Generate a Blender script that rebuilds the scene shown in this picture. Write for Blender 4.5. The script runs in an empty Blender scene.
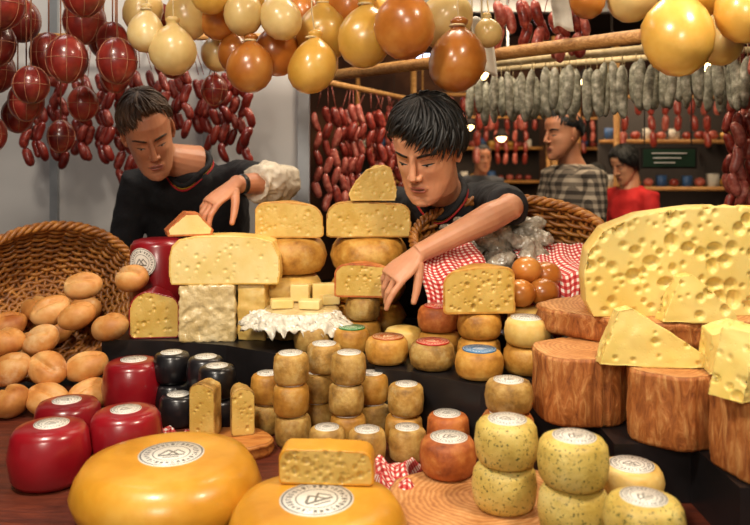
import bpy, math, random
from mathutils import Vector, Matrix, noise as MN
import numpy as np
random.seed(7); np.random.seed(7)
S=bpy.context.scene
V3=Vector
def hx(h):
    h=h.lstrip('#'); o=[]
    for i in (0,2,4):
        c=int(h[i:i+2],16)/255
        o.append(c/12.92 if c<=.04045 else ((c+.055)/1.055)**2.4)
    return (o[0],o[1],o[2],1)
# ---------------------------------------------------------------- materials
def nm(name):
    m=bpy.data.materials.new(name); m.use_nodes=True
    return m,m.node_tree,m.node_tree.nodes['Principled BSDF']
def N(nt,t,**k):
    n=nt.nodes.new(t)
    for a,b in k.items(): setattr(n,a,b)
    return n
def mth(nt,op,a,b=None,c=None):
    n=N(nt,'ShaderNodeMath',operation=op)
    for i,x in enumerate((a,b,c)):
        if x is None: continue
        if isinstance(x,(int,float)): n.inputs[i].default_value=x
        else: nt.links.new(x,n.inputs[i])
    return n.outputs[0]
def coords(nt,kind='Object'):
    tc=N(nt,'ShaderNodeTexCoord'); oi=N(nt,'ShaderNodeObjectInfo')
    mu=mth(nt,'MULTIPLY',oi.outputs['Random'],31.0)
    va=N(nt,'ShaderNodeVectorMath',operation='ADD')
    nt.links.new(tc.outputs[kind],va.inputs[0]); nt.links.new(mu,va.inputs[1])
    return va.outputs[0]
def ramp(nt,fac,cols):
    r=N(nt,'ShaderNodeValToRGB'); e=r.color_ramp.elements
    while len(e)<len(cols): e.new(.5)
    for i,(p,c) in enumerate(cols):
        e[i].position=p; e[i].color=hx(c)
    nt.links.new(fac,r.inputs[0]); return r.outputs[0]
def noisetex(nt,co,scale,detail=4,rough=.6,dist=0):
    n=N(nt,'ShaderNodeTexNoise'); n.inputs['Scale'].default_value=scale
    n.inputs['Detail'].default_value=detail; n.inputs['Roughness'].default_value=rough
    n.inputs['Distortion'].default_value=dist
    nt.links.new(co,n.inputs['Vector']); return n.outputs[0]
def mixc(nt,fac,a,b):
    m=N(nt,'ShaderNodeMix',data_type='RGBA')
    nt.links.new(fac,m.inputs[0])
    for s,x in ((6,a),(7,b)):
        if isinstance(x,str): m.inputs[s].default_value=hx(x)
        else: nt.links.new(x,m.inputs[s])
    return m.outputs[2]
def nmat(name,cols,scale=20,rough=.55,bump=.2,bscale=80,sss=0,coat=0,spots=None,metal=0,bdist=.002,detail=4,rnd=0.0,bloom=None):
    m,nt,b=nm(name); co=coords(nt)
    f=noisetex(nt,co,scale,detail)
    c=ramp(nt,f,cols)
    if spots:
        sf=noisetex(nt,co,spots[2],2)
        sf=mth(nt,'GREATER_THAN',sf,spots[1]); c=mixc(nt,sf,c,spots[0])
    if bloom:
        bf=noisetex(nt,co,bloom[2],6,.7); bf=ramp(nt,bf,[(bloom[1],'#000000'),(bloom[1]+.16,'#b0b0b0')]); c=mixc(nt,bf,c,bloom[0])
    if rnd:
        oi=N(nt,'ShaderNodeObjectInfo'); h=N(nt,'ShaderNodeHueSaturation')
        v=mth(nt,'MULTIPLY_ADD',oi.outputs['Random'],rnd*2,1-rnd); nt.links.new(v,h.inputs['Value'])
        nt.links.new(c,h.inputs['Color']); c=h.outputs[0]
    nt.links.new(c,b.inputs['Base Color'])
    b.inputs['Roughness'].default_value=rough; b.inputs['Metallic'].default_value=metal
    if sss:
        b.inputs['Subsurface Weight'].default_value=sss; b.inputs['Subsurface Scale'].default_value=.01
    if coat:
        b.inputs['Coat Weight'].default_value=coat; b.inputs['Coat Roughness'].default_value=.15
    if bump:
        bf=noisetex(nt,co,bscale,5)
        bp=N(nt,'ShaderNodeBump'); bp.inputs['Strength'].default_value=bump; bp.inputs['Distance'].default_value=bdist
        nt.links.new(bf,bp.inputs['Height']); nt.links.new(bp.outputs[0],b.inputs['Normal'])
    return m
def emat(name,c,s):
    m,nt,b=nm(name); b.inputs['Base Color'].default_value=hx(c)
    b.inputs['Emission Color'].default_value=hx(c); b.inputs['Emission Strength'].default_value=s
    return m
def label_mat(name,bg,ink):
    m,nt,b=nm(name); uv=N(nt,'ShaderNodeUVMap'); sp=N(nt,'ShaderNodeSeparateXYZ'); nt.links.new(uv.outputs[0],sp.inputs[0])
    x,y=sp.outputs[0],sp.outputs[1]
    r=mth(nt,'SQRT',mth(nt,'ADD',mth(nt,'MULTIPLY',x,x),mth(nt,'MULTIPLY',y,y)))
    a=mth(nt,'ARCTAN2',y,x)
    def band(v,c,w): return mth(nt,'LESS_THAN',mth(nt,'ABSOLUTE',mth(nt,'SUBTRACT',v,c)),w)
    ring=mth(nt,'MAXIMUM',band(r,.93,.022),band(r,.56,.018))
    ch=mth(nt,'LESS_THAN',mth(nt,'FRACT',mth(nt,'MULTIPLY',a,4.6)),.6)
    nz=N(nt,'ShaderNodeTexNoise'); nz.inputs['Scale'].default_value=9; nt.links.new(uv.outputs[0],nz.inputs['Vector'])
    tx=mth(nt,'MULTIPLY',band(r,.75,.08),ch); tx=mth(nt,'MULTIPLY',tx,mth(nt,'GREATER_THAN',nz.outputs[0],.45))
    l1=mth(nt,'MULTIPLY',band(y,-.16,.05),band(x,0,.4))
    peak=mth(nt,'ADD',mth(nt,'ABSOLUTE',mth(nt,'ADD',x,.1)),mth(nt,'MULTIPLY',y,.8))
    l2=mth(nt,'MULTIPLY',band(peak,.2,.05),band(y,.08,.2))
    l2=mth(nt,'MULTIPLY',l2,band(x,0,.4))
    peak2=mth(nt,'ADD',mth(nt,'ABSOLUTE',mth(nt,'SUBTRACT',x,.18)),mth(nt,'MULTIPLY',y,.8))
    l3=mth(nt,'MULTIPLY',band(peak2,.2,.04),band(y,.08,.2)); l3=mth(nt,'MULTIPLY',l3,band(x,0,.42))
    l4=mth(nt,'MULTIPLY',band(y,-.32,.035),band(x,0,.25))
    ink_f=ring
    for q in (tx,l1,l2,l3,l4): ink_f=mth(nt,'MAXIMUM',ink_f,q)
    ink_f=mth(nt,'MULTIPLY',ink_f,.85)
    nt.links.new(mixc(nt,ink_f,bg,ink),b.inputs['Base Color']); b.inputs['Roughness'].default_value=.35
    return m
def cheese_paste(name,a,b_,scale=14,tiny=.35,vs=110):
    m,nt,b=nm(name); co=coords(nt)
    c=ramp(nt,noisetex(nt,co,scale,3),[(.3,a),(.75,b_)])
    nt.links.new(c,b.inputs['Base Color']); b.inputs['Roughness'].default_value=.38
    b.inputs['Subsurface Weight'].default_value=.1; b.inputs['Subsurface Scale'].default_value=.006
    vo=N(nt,'ShaderNodeTexVoronoi'); vo.inputs['Scale'].default_value=vs; nt.links.new(co,vo.inputs['Vector'])
    mn=mth(nt,'MINIMUM',vo.outputs[0],.28)
    bp=N(nt,'ShaderNodeBump'); bp.inputs['Strength'].default_value=tiny; bp.inputs['Distance'].default_value=.003
    nt.links.new(mn,bp.inputs['Height']); nt.links.new(bp.outputs[0],b.inputs['Normal'])
    return m
def wood_end(name,a,b_,c_):
    m,nt,b=nm(name); tc=N(nt,'ShaderNodeTexCoord'); sp=N(nt,'ShaderNodeSeparateXYZ'); nt.links.new(tc.outputs['Object'],sp.inputs[0])
    r=mth(nt,'SQRT',mth(nt,'ADD',mth(nt,'MULTIPLY',sp.outputs[0],sp.outputs[0]),mth(nt,'MULTIPLY',sp.outputs[1],sp.outputs[1])))
    nz=noisetex(nt,tc.outputs['Object'],9,4); n2=noisetex(nt,tc.outputs['Object'],60,5)
    s=mth(nt,'SINE',mth(nt,'MULTIPLY_ADD',nz,30,mth(nt,'MULTIPLY',r,640)))
    f=mth(nt,'MULTIPLY_ADD',s,.09,mth(nt,'MULTIPLY_ADD',nz,.55,mth(nt,'MULTIPLY',n2,.4)))
    nt.links.new(ramp(nt,f,[(.25,a),(.5,b_),(.72,c_)]),b.inputs['Base Color']); b.inputs['Roughness'].default_value=.6
    bp=N(nt,'ShaderNodeBump'); bp.inputs['Strength'].default_value=.2; bp.inputs['Distance'].default_value=.002
    nt.links.new(f,bp.inputs['Height']); nt.links.new(bp.outputs[0],b.inputs['Normal'])
    return m
def stripe_wood(name,a,b_,c_,sc=(1,1,12),ns=9,bd=.003):
    m,nt,b=nm(name); tc=N(nt,'ShaderNodeTexCoord'); mp=N(nt,'ShaderNodeMapping'); mp.inputs['Scale'].default_value=sc
    nt.links.new(tc.outputs['Object'],mp.inputs[0]); f=noisetex(nt,mp.outputs[0],ns,6,.7,.8)
    nt.links.new(ramp(nt,f,[(.3,a),(.5,b_),(.7,c_)]),b.inputs['Base Color']); b.inputs['Roughness'].default_value=.55
    bp=N(nt,'ShaderNodeBump'); bp.inputs['Strength'].default_value=.7; bp.inputs['Distance'].default_value=bd
    nt.links.new(f,bp.inputs['Height']); nt.links.new(bp.outputs[0],b.inputs['Normal'])
    return m
def gingham(name,freq,c1,c2,c3,uvm=True):
    m,nt,b=nm(name)
    sp=N(nt,'ShaderNodeSeparateXYZ')
    if uvm: uv=N(nt,'ShaderNodeUVMap'); nt.links.new(uv.outputs[0],sp.inputs[0]); x,y=sp.outputs[0],sp.outputs[1]
    else:
        tc=N(nt,'ShaderNodeTexCoord'); nt.links.new(tc.outputs['Object'],sp.inputs[0])
        x=mth(nt,'ADD',sp.outputs[0],sp.outputs[1]); y=sp.outputs[2]
    sx=mth(nt,'GREATER_THAN',mth(nt,'FRACT',mth(nt,'MULTIPLY',x,freq)),.5)
    sy=mth(nt,'GREATER_THAN',mth(nt,'FRACT',mth(nt,'MULTIPLY',y,freq)),.5)
    f=mth(nt,'MULTIPLY',mth(nt,'ADD',sx,sy),.5)
    nt.links.new(ramp(nt,f,[(0,c1),(.5,c2),(1,c3)]),b.inputs['Base Color']); b.inputs['Roughness'].default_value=.85
    return m
M={}
M['tan']=nmat('rind_tan',[(.28,'#6d4d1e'),(.5,'#a87f3a'),(.72,'#ccaa62')],30,.58,.6,130,.05,rnd=.18,bloom=('#d8c48e',.53,22),bdist=.003)
M['ochre']=nmat('rind_ochre',[(.28,'#8c5a1a'),(.5,'#bd8634'),(.72,'#d8ac58')],24,.5,.5,110,.05,rnd=.15,bloom=('#dcc389',.58,16),bdist=.003)
M['gold']=nmat('rind_gold',[(.3,'#b87c18'),(.55,'#d3952a'),(.8,'#e3b14a')],7,.36,.35,45,.08,coat=.2,rnd=.04,bloom=('#e6c887',.62,9))
M['paprika']=nmat('rind_paprika',[(.28,'#7c3814'),(.5,'#ad5c24'),(.72,'#cb8440')],28,.58,.6,120,.05,rnd=.12,bloom=('#d8b078',.58,20),bdist=.003)
M['herb']=nmat('rind_herb',[(.3,'#b59740'),(.55,'#d3b962'),(.8,'#e2d088')],18,.5,.5,100,.06,spots=('#5d5a2a',.62,210),rnd=.07,bdist=.003)
M['pale']=nmat('rind_pale',[(.3,'#c79b44'),(.55,'#dfbb6a'),(.8,'#ecd594')],16,.45,.4,90,.06,rnd=.08,bloom=('#f0e4bc',.58,20))
M['redwax']=nmat('wax_red',[(.3,'#700b14'),(.7,'#92121d')],8,.3,.25,25,coat=.4,rnd=.08)
M['darkred']=nmat('wax_darkred',[(.3,'#531210'),(.55,'#83261e'),(.8,'#ad4a34')],16,.32,.4,50,coat=.4,rnd=.2)
M['blackwax']=nmat('wax_black',[(.3,'#0c0b0d'),(.7,'#1c1a1e')],10,.33,.2,30,coat=.3)
M['paste']=cheese_paste('paste_yellow','#e0c476','#efdb9c')
M['paste2']=cheese_paste('paste_holed','#c39c44','#dcbd6c',20,.8,170)
M['emm']=cheese_paste('paste_emmental','#e2c465','#efd98c',8,.4,130)
M['emmrind']=nmat('rind_emmental',[(.3,'#d9b254'),(.6,'#e6c874'),(.85,'#f0da98')],9,.42,.25,50,.1)
M['cream']=nmat('cream_wrap',[(.3,'#c4a86c'),(.6,'#dcc694'),(.85,'#eee2c0')],22,.25,1,45,coat=.7,bdist=.006)
M['plastic']=nmat('clear_wrap',[(.3,'#cfc6b2'),(.6,'#e3dccb'),(.85,'#f7f3e8')],18,.18,1.0,30,coat=.8,bdist=.01)
M['greywrap']=nmat('grey_wrap',[(.3,'#7f7566'),(.55,'#a99e8c'),(.8,'#dcd3c3')],34,.18,1,40,coat=.8,bdist=.012)
M['prov_y']=nmat('provolone_yellow',[(.3,'#c08c2e'),(.6,'#d9aa50'),(.85,'#e9c97e')],9,.3,.3,24,.1,coat=.4,rnd=.1)
M['prov_p']=nmat('provolone_pale',[(.3,'#c4a05a'),(.6,'#d8bb7c'),(.85,'#e8d6a6')],9,.34,.3,24,.1,coat=.3,rnd=.08)
M['prov_o']=nmat('provolone_smoked',[(.25,'#844414'),(.5,'#b46c28'),(.8,'#d69a4e')],7,.3,.3,24,.08,coat=.4,rnd=.18)
M['string']=nmat('string',[(.3,'#b59a6a'),(.7,'#d8c498')],60,.8,0)
M['netst']=nmat('net_string',[(.3,'#8a5238'),(.7,'#b07c5c')],60,.8,0)
M['saus']=nmat('sausage_red',[(.28,'#561611'),(.5,'#8a2c22'),(.74,'#bb6150')],60,.35,.4,120,coat=.3,rnd=.15)
M['saus2']=nmat('sausage_pink',[(.28,'#843024'),(.5,'#b4574a'),(.74,'#d8907c')],60,.35,.4,120,coat=.3)
M['salami']=nmat('salami_casing',[(.3,'#5f5b4c'),(.5,'#94907c'),(.7,'#d2ccb8')],45,.7,.5,120)
M['bread']=nmat('bread_crust',[(.25,'#9a5420'),(.48,'#c98a46'),(.75,'#e6bf82')],11,.55,.3,60,.05,rnd=.08,bloom=('#f0dcb4',.57,12))
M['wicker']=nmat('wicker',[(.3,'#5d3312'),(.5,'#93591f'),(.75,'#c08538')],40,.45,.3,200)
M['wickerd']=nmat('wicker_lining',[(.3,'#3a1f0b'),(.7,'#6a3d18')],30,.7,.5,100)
M['end']=wood_end('wood_endgrain','#9c6030','#c58a50','#deb078')
M['bark']=stripe_wood('wood_side','#6f3717','#b0682f','#dba262',(4,4,1.2),14,.008)
M['board']=stripe_wood('board_wood','#94501c','#c07a36','#d79a55',(1,6,1))
M['pole']=stripe_wood('pole_wood','#8a5a28','#b98446','#d8aa6a',(1,10,10))
M['table']=stripe_wood('table_wood','#3a140a','#5c2412','#74341c',(1,8,1))
M['black']=nmat('black_shelf',[(.3,'#141213'),(.7,'#232021')],8,.35,.1)
M['shirtb']=nmat('shirt_black',[(.3,'#0e0d0f'),(.7,'#1d1b1f')],6,.85,.8,14,bdist=.012)
M['shirtr']=nmat('shirt_red',[(.3,'#a81016'),(.7,'#cc2222')],6,.8,.6,14,bdist=.01)
M['shirtg']=nmat('shirt_grey',[(.3,'#33363c'),(.7,'#4a4e56')],6,.8,.6,14,bdist=.01)
M['cuff']=nmat('sleeve_beige',[(.3,'#c2b49c'),(.7,'#e0d5c2')],10,.85,.9,22,bdist=.01)
M['trous']=nmat('trousers',[(.3,'#14161c'),(.7,'#22252e')],6,.85,.3,20)
M['shoe']=nmat('shoe',[(.3,'#0c0b0a'),(.7,'#1a1714')],6,.4,.1)
M['skin']=nmat('skin_warm',[(.3,'#bb7f5e'),(.6,'#cf9470'),(.85,'#dba482')],10,.45,.12,140,.12,bdist=.001)
M['skin2']=nmat('skin_ruddy',[(.3,'#b47452'),(.6,'#ca8c68'),(.85,'#d69e7c')],10,.45,.12,140,.12,bdist=.001)
M['lip']=nmat('lips',[(.3,'#a05a4a'),(.7,'#b26c5c')],20,.4,.1)
M['crease']=nmat('skin_crease',[(.3,'#5a2a1c'),(.7,'#6e3626')],20,.6,0)
M['hairb']=nmat('hair_black',[(.3,'#050404'),(.7,'#14100e')],40,.55,.3,200)
M['hairbr']=nmat('hair_brown',[(.3,'#2c1b10'),(.7,'#59402a')],40,.55,.3,200)
M['eyew']=nmat('eye_white',[(.3,'#a89f96'),(.7,'#b8b1a9')],10,.2,0)
M['iris']=nmat('iris_dark',[(.3,'#100804'),(.7,'#24140a')],10,.1,0)
M['wallw']=nmat('wall_panel',[(.3,'#b9b6b4'),(.7,'#cac7c4')],1.5,.5,.02,8)
M['alu']=nmat('aluminium',[(.3,'#8f9296'),(.7,'#a8abaf')],5,.35,0,metal=.7)
M['dark']=nmat('hall_dark',[(.3,'#16100d'),(.7,'#241913')],3,.8,.1)
M['hallwall']=nmat('hall_wall',[(.3,'#2e1810'),(.5,'#4c2c1c'),(.75,'#7c5030')],1.6,.8,.1)
M['floor']=nmat('floor_grey',[(.3,'#2c2723'),(.7,'#413a33')],4,.5,.1)
M['yel']=nmat('trim_yellow',[(.3,'#c99a1c'),(.7,'#d8ac2a')],10,.7,0)
M['redt']=nmat('trim_red',[(.3,'#a0151a'),(.7,'#b81c20')],10,.7,0)
M['paper']=nmat('paper',[(.3,'#c9c4b8'),(.7,'#dcd8cc')],10,.8,.1)
M['watch']=nmat('watch_black',[(.3,'#0a0a0a'),(.7,'#161616')],10,.25,0)
M['bluebox']=nmat('package_blue',[(.3,'#2a4a7a'),(.7,'#3c6498')],10,.5,0)
M['ging']=gingham('cloth_gingham',78,'#efe6dc','#cf5a54','#a81a1e')
M['plaid']=gingham('shirt_plaid',26,'#3c342d','#766a5c','#b5a691',False)
M['lamp']=emat('lamp_glow','#ffd08a',16)
M['lampc']=emat('lamp_cool','#bcd2ff',3)
M['green']=nmat('signboard_green',[(.3,'#10301c'),(.7,'#1a4028')],10,.6,0)
LW=label_mat('label_white','#e8e4da','#33312b'); LR=label_mat('label_red','#b8221c','#f0d8b0')
LG=label_mat('label_green','#2c7a3c','#e6ead0'); LB=label_mat('label_blue','#2a6fa0','#e0e8f0'); LBR=label_mat('label_orange','#b4551c','#f0ddb0')
# ---------------------------------------------------------------- mesh builder
def basis(t):
    t=V3(t).normalized(); a=V3((0,0,1)) if abs(t.z)<.9 else V3((1,0,0))
    x=t.cross(a).normalized(); return x,t.cross(x).normalized()
class G:
    def __init__(s): s.V=[];s.F=[];s.M=[];s.UV={}
    def add(s,vs,fs,mi=0,uv=None):
        o=len(s.V); s.V+=[tuple(v) for v in vs]; s.F+=[tuple(i+o for i in f) for f in fs]; s.M+=[mi]*len(fs)
        if uv:
            for i,u in enumerate(uv): s.UV[o+i]=u
    def loft(s,rings,mi=0,cap=True,close=False):
        n=len(rings[0]); vs=[p for r in rings for p in r]; fs=[]
        K=len(rings)
        for k in range(K if close else K-1):
            k2=(k+1)%K
            for i in range(n):
                j=(i+1)%n; fs.append((k*n+i,k*n+j,k2*n+j,k2*n+i))
        if cap and not close:
            fs.append(tuple(range(n-1,-1,-1))); fs.append(tuple((K-1)*n+i for i in range(n)))
        s.add(vs,fs,mi)
    def lathe(s,prof,seg=32,T=None,mi=0,wob=0,ph=0,sx=1,sy=1,lean=0):
        R=[]
        for r,z in prof:
            ring=[]
            for i in range(seg):
                a=2*math.pi*i/seg; rr=max(r,1e-4)*(1+wob*math.sin(3*a+ph)+wob*.8*math.sin(2*a+2*ph))
                p=V3((rr*math.cos(a)*sx+lean*z,rr*math.sin(a)*sy,z)); ring.append(T@p if T else p)
            R.append(ring)
        s.loft(R,mi)
    def tube(s,pts,rad,seg=8,mi=0,close=False,flat=1.0,fn=None):
        pts=[V3(p) for p in pts]; n=len(pts)
        if isinstance(rad,(int,float)): rad=[rad]*n
        x=None;R=[]
        for i,p in enumerate(pts):
            if close: t=pts[(i+1)%n]-pts[i-1]
            else: t=pts[min(i+1,n-1)]-pts[max(i-1,0)]
            t.normalize()
            if x is None: x=V3(fn).cross(t).normalized() if fn else basis(t)[0]
            x=(x-t*x.dot(t)).normalized(); y=t.cross(x)
            R.append([p+x*math.cos(2*math.pi*k/seg)*rad[i]+y*math.sin(2*math.pi*k/seg)*rad[i]*flat for k in range(seg)])
        s.loft(R,mi,True,close)
    def ell(s,c,r,R=None,mi=0,u=18,v=11):
        c=V3(c)
        if isinstance(r,(int,float)): r=(r,r,r)
        rings=[]
        for j in range(v+1):
            th=math.pi*(j+.02)/(v+.04)
            ring=[]
            for i in range(u):
                a=2*math.pi*i/u
                p=V3((r[0]*math.sin(th)*math.cos(a),r[1]*math.sin(th)*math.sin(a),-r[2]*math.cos(th)))
                if R is not None: p=R@p
                ring.append(c+p)
            rings.append(ring)
        s.loft(rings,mi)
    def box(s,c,d,mi=0,R=None):
        c=V3(c); vs=[]
        for x in (-.5,.5):
            for y in (-.5,.5):
                for z in (-.5,.5):
                    p=V3((x*d[0],y*d[1],z*d[2])); vs.append(c+(R@p if R is not None else p))
        s.add(vs,[(0,1,3,2),(4,6,7,5),(0,4,5,1),(2,3,7,6),(0,2,6,4),(1,5,7,3)],mi)
    def prism(s,poly,z0,z1,mi=0):
        n=len(poly); vs=[(x,y,z0) for x,y in poly]+[(x,y,z1) for x,y in poly]
        s.add(vs,[tuple(range(n-1,-1,-1)),tuple(range(n,2*n))]+[(i,(i+1)%n,n+(i+1)%n,n+i) for i in range(n)],mi)
    def xf(s,T): s.V=[tuple(T@V3(v)) for v in s.V]
    def obj(s,name,mats,loc=(0,0,0),rot=(0,0,0),smooth=True,parent=None):
        me=bpy.data.meshes.new(name); me.from_pydata(s.V,[],s.F)
        for m in mats: me.materials.append(M[m] if isinstance(m,str) else m)
        me.polygons.foreach_set('material_index',s.M)
        me.polygons.foreach_set('use_smooth',[smooth]*len(s.F))
        if s.UV:
            ul=me.uv_layers.new(name='UVMap')
            d=[0.0]*(2*len(me.loops))
            for l in me.loops:
                u=s.UV.get(l.vertex_index)
                if u: d[2*l.index]=u[0]; d[2*l.index+1]=u[1]
            ul.data.foreach_set('uv',d)
        me.update()
        o=bpy.data.objects.new(name,me); S.collection.objects.link(o)
        o.location=loc; o.rotation_euler=rot
        if parent:
            o.parent=parent; o.matrix_parent_inverse=Matrix.Translation(-V3(parent.location))
        return o
def empty(name,loc):
    e=bpy.data.objects.new(name,None); S.collection.objects.link(e); e.location=loc; e.empty_display_size=.1; return e
def voxel(o,size,smooth=0):
    md=o.modifiers.new('v','REMESH'); md.mode='VOXEL'; md.voxel_size=size; md.use_smooth_shade=True
    if smooth:
        sm=o.modifiers.new('s','SMOOTH'); sm.factor=.5; sm.iterations=smooth
    mats=[m for m in o.data.materials]
    bpy.context.view_layer.update()
    dg=bpy.context.evaluated_depsgraph_get()
    me=bpy.data.meshes.new_from_object(o.evaluated_get(dg))
    o.modifiers.clear(); o.data=me
    me.materials.clear()
    for m in mats: me.materials.append(m)
    me.polygons.foreach_set('use_smooth',[True]*len(me.polygons))
    me.polygons.foreach_set('material_index',[0]*len(me.polygons))
    return o
def getco(me):
    n=len(me.vertices); a=np.empty(n*3); b=np.empty(n*3)
    me.vertices.foreach_get('co',a); me.vertices.foreach_get('normal',b)
    return a.reshape(-1,3),b.reshape(-1,3)
def setco(o,co): o.data.vertices.foreach_set('co',co.ravel()); o.data.update()
def rumple(o,am,sc,ridge=False):
    co,nr=getco(o.data); w=np.array([MN.fractal(V3(c)*sc+V3((3.1,7.7,1.3)),1.0,2.0,3) for c in co])
    if ridge: w=.35-np.abs(w)
    setco(o,co+nr*(w*am)[:,None])
def carve(o,nh,rmin,rmax,ok,matfn=None,gap=1.0,off=(.05,.5)):
    me=o.data; co,nr=getco(me)
    if matfn:
        n=len(me.polygons); c=np.empty(n*3); q=np.empty(n*3)
        me.polygons.foreach_get('center',c); me.polygons.foreach_get('normal',q)
        mi=matfn(c.reshape(-1,3),q.reshape(-1,3)).astype(np.int32); me.polygons.foreach_set('material_index',mi)
    cand=np.where(ok(co,nr))[0]; P0=co.copy(); cs=[]
    if len(cand)==0: return
    tries=0
    while len(cs)<nh and tries<nh*12:
        tries+=1
        i=cand[np.random.randint(len(cand))]; R=rmin+(rmax-rmin)*random.random()**1.6
        if any(np.linalg.norm(P0[i]-p)<(R+r)*gap for p,r in cs): continue
        cs.append((P0[i],R)); c=P0[i]+nr[i]*R*random.uniform(*off)
        sq=np.array([random.uniform(.8,1.25),1,random.uniform(.8,1.2)])
        d=(P0-c)*sq; dn=(d*nr).sum(1); dd=(d*d).sum(1)
        m=(dd<R*R)&((nr@nr[i])>.5)
        t=dn[m]+np.sqrt(np.maximum(dn[m]**2-(dd[m]-R*R),0)); co[m]=P0[m]-nr[m]*t[:,None]
    me.vertices.foreach_set('co',co.ravel()); me.update()
rnd=random.uniform
pi=math.pi
# ---------------------------------------------------------------- cheeses
def wheel(name,x,y,z,r,h,mat,label=LW,lr=.66,bulge=.03,rot=(0,0)):
    g=G(); ph=rnd(0,6)
    e=min(.34*h,.28*r)
    prof=[(0,0),(r-e*1.3,0),(r-e*.5,e*.22),(r-e*.1,e*.8),(r*(1+bulge),h*.5),(r-e*.1,h-e*.8),(r-e*.5,h-e*.22),(r-e*1.3,h),(r*.35,h+.0006),(0,h+.0006)]
    g.lathe(prof,40,None,0,.014,ph)
    if label:
        R=r*lr*rnd(.95,1.05); seg=36; ox,oy=rnd(-.04,.04)*r,rnd(-.04,.04)*r; vs=[(ox,oy,h+.0022)]; uv=[(0,0)]
        for zz in (h+.0018,h-.001):
            for i in range(seg):
                a=2*pi*i/seg; vs.append((ox+R*math.cos(a),oy+R*math.sin(a),zz)); uv.append((math.cos(a),math.sin(a)))
        fs=[(0,1+i,1+(i+1)%seg) for i in range(seg)]+[(1+i,1+seg+i,1+seg+(i+1)%seg,1+(i+1)%seg) for i in range(seg)]
        g.add(vs,fs,1,uv)
    return g.obj(name,[mat,label or mat],(x,y,z),(rot[0],rot[1],rnd(-.6,.6)))
H=.066; R0=.039
cols=[(-.176,1.61,3),(-.243,1.69,2),(-.058,1.615,3),(-.131,1.70,2),(.062,1.612,2),(-.004,1.69,2),
      (-.098,1.53,1),(-.016,1.52,1),(.066,1.53,1)]
for x,y,n in cols:
    for k in range(n):
        wheel('goat_cheese_wheel',x+rnd(-.005,.005)*(k>0),y+rnd(-.004,.004)*(k>0),1.0+k*H,R0*rnd(.95,1.03),H-.0012,random.choice(['tan','tan','tan','ochre']),LW)
wheel('goat_cheese_wheel',-.115,1.70,1.0+2*H,R0,H-.002,'tan')
def log(name,x,y,z0,z1,rx,ry,ph,seg=96,sm='bark',top='end'):
    g=G()
    def ring(f,z,w):
        out=[]
        for i in range(seg):
            a=2*pi*i/seg; k=f*(1+.07*math.sin(2*a+ph)+.045*math.sin(5*a+ph*2)+w*math.sin(17*a+ph)+w*math.sin(29*a))
            k-=f*.10*math.exp(-((((a+pi/2-ph*.3)%(2*pi))-pi)/.05)**2)
            k-=f*.06*math.exp(-((((a-pi/2-ph*.5)%(2*pi))-pi)/.035)**2)
            out.append((rx*k*math.cos(a),ry*k*math.sin(a),z))
        return out
    h=z1-z0
    g.loft([ring(.3,0,0),ring(.95,0,.004),ring(.985,.006,.010),ring(1.0,h*.35,.015),ring(.975,h*.7,.013),ring(1,h-.008,.010),ring(.985,h-.001,.008)],0,True)
    g.loft([ring(.984,h-.0006,.008),ring(.95,h+.0006,.006),ring(.5,h+.0008,0),ring(.02,h+.001,0)],1,True)
    g.obj(name,[sm,top],(x,y,z0),(0,0,0))
log('wooden_log_slab',.415,1.50,1.106,1.235,.098,.098,.4)
log('wooden_log_slab',.542,1.362,1.106,1.235,.076,.078,2.0)
log('wooden_log_slab',.652,1.21,1.106,1.235,.098,.098,3.6)
log('wooden_log_slab',.77,1.60,1.106,1.235,.10,.10,1.0)
log('wooden_log_slab',.58,1.75,1.106,1.235,.09,.085,5.0)
log('wooden_log_slab',.73,1.42,1.106,1.235,.08,.08,5.6)
log('wooden_log_slab',.63,1.64,1.2365,1.29,.25,.185,2.6)
log('wooden_serving_board',-.31,1.565,1.0,1.03,.09,.077,1.2,sm='board',top='board')
log('wooden_serving_board',.19,1.29,1.0,1.03,.17,.15,.6,sm='bark',top='end')
wheel('paprika_cheese_wheel',.135,1.385,1.031,.052,.066,'paprika')
wheel('paprika_cheese_wheel',.150,1.545,1.0,.043,.088,'paprika')
for k in range(2): wheel('herb_cheese_wheel',.215+.004*k,1.25,1.031+k*.073,.052,.072,'herb',lr=.6)
for k in range(2): wheel('herb_cheese_wheel',.308,1.165,1.031+k*.074,.053,.073,'herb',lr=.62)
for k in range(2): wheel('herb_cheese_wheel',.386,1.075,1.0+k*.062,.055,.061,'herb',lr=.62)
for k in range(2): wheel('paprika_cheese_wheel',.425,1.245,1.0+k*.052,.053,.051,'pale' if k else 'paprika')
wheel('paprika_cheese_wheel',.255,1.445,1.0,.05,.062,'ochre',None)
wheel('paprika_cheese_wheel',.255,1.445,1.063,.05,.062,'paprika',LW)
wheel('goat_cheese_wheel',.258,1.447,1.126,.045,.06,'tan')
wheel('large_cheese_wheel',-.352,1.28,1.0,.155,.104,'gold',LW,.37,.03)
wheel('large_cheese_wheel',-.088,1.145,1.0,.134,.092,'gold',LW,.42,.03)
for x,y,r,h in ((-.615,1.42,.07,.11),(-.64,1.562,.066,.11),(-.498,1.50,.068,.112),(-.59,1.83,.07,.125)):
    wheel('red_wax_cheese',x,y,1.0,r,h,'redwax',LW,.45,.06)
for x,y in ((-.495,1.83),(-.405,1.79),(-.36,1.71)):
    for k in range(2): wheel('black_wax_cheese',x,y,1.0+k*.072,.043,.071,'blackwax',LW if k else None,.6,.05)
wheel('black_wax_cheese',-.455,1.735,1.0,.042,.07,'blackwax',LW,.6,.05)
def st(x,y,n,r,mats,labs,h=.06,name='cheese_wheel'):
    for k in range(n): wheel(name,x+rnd(-.003,.003)*k,y,1.141+k*(h+.001),r,h,mats[k%len(mats)],labs if k==n-1 else None,.72)
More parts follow.
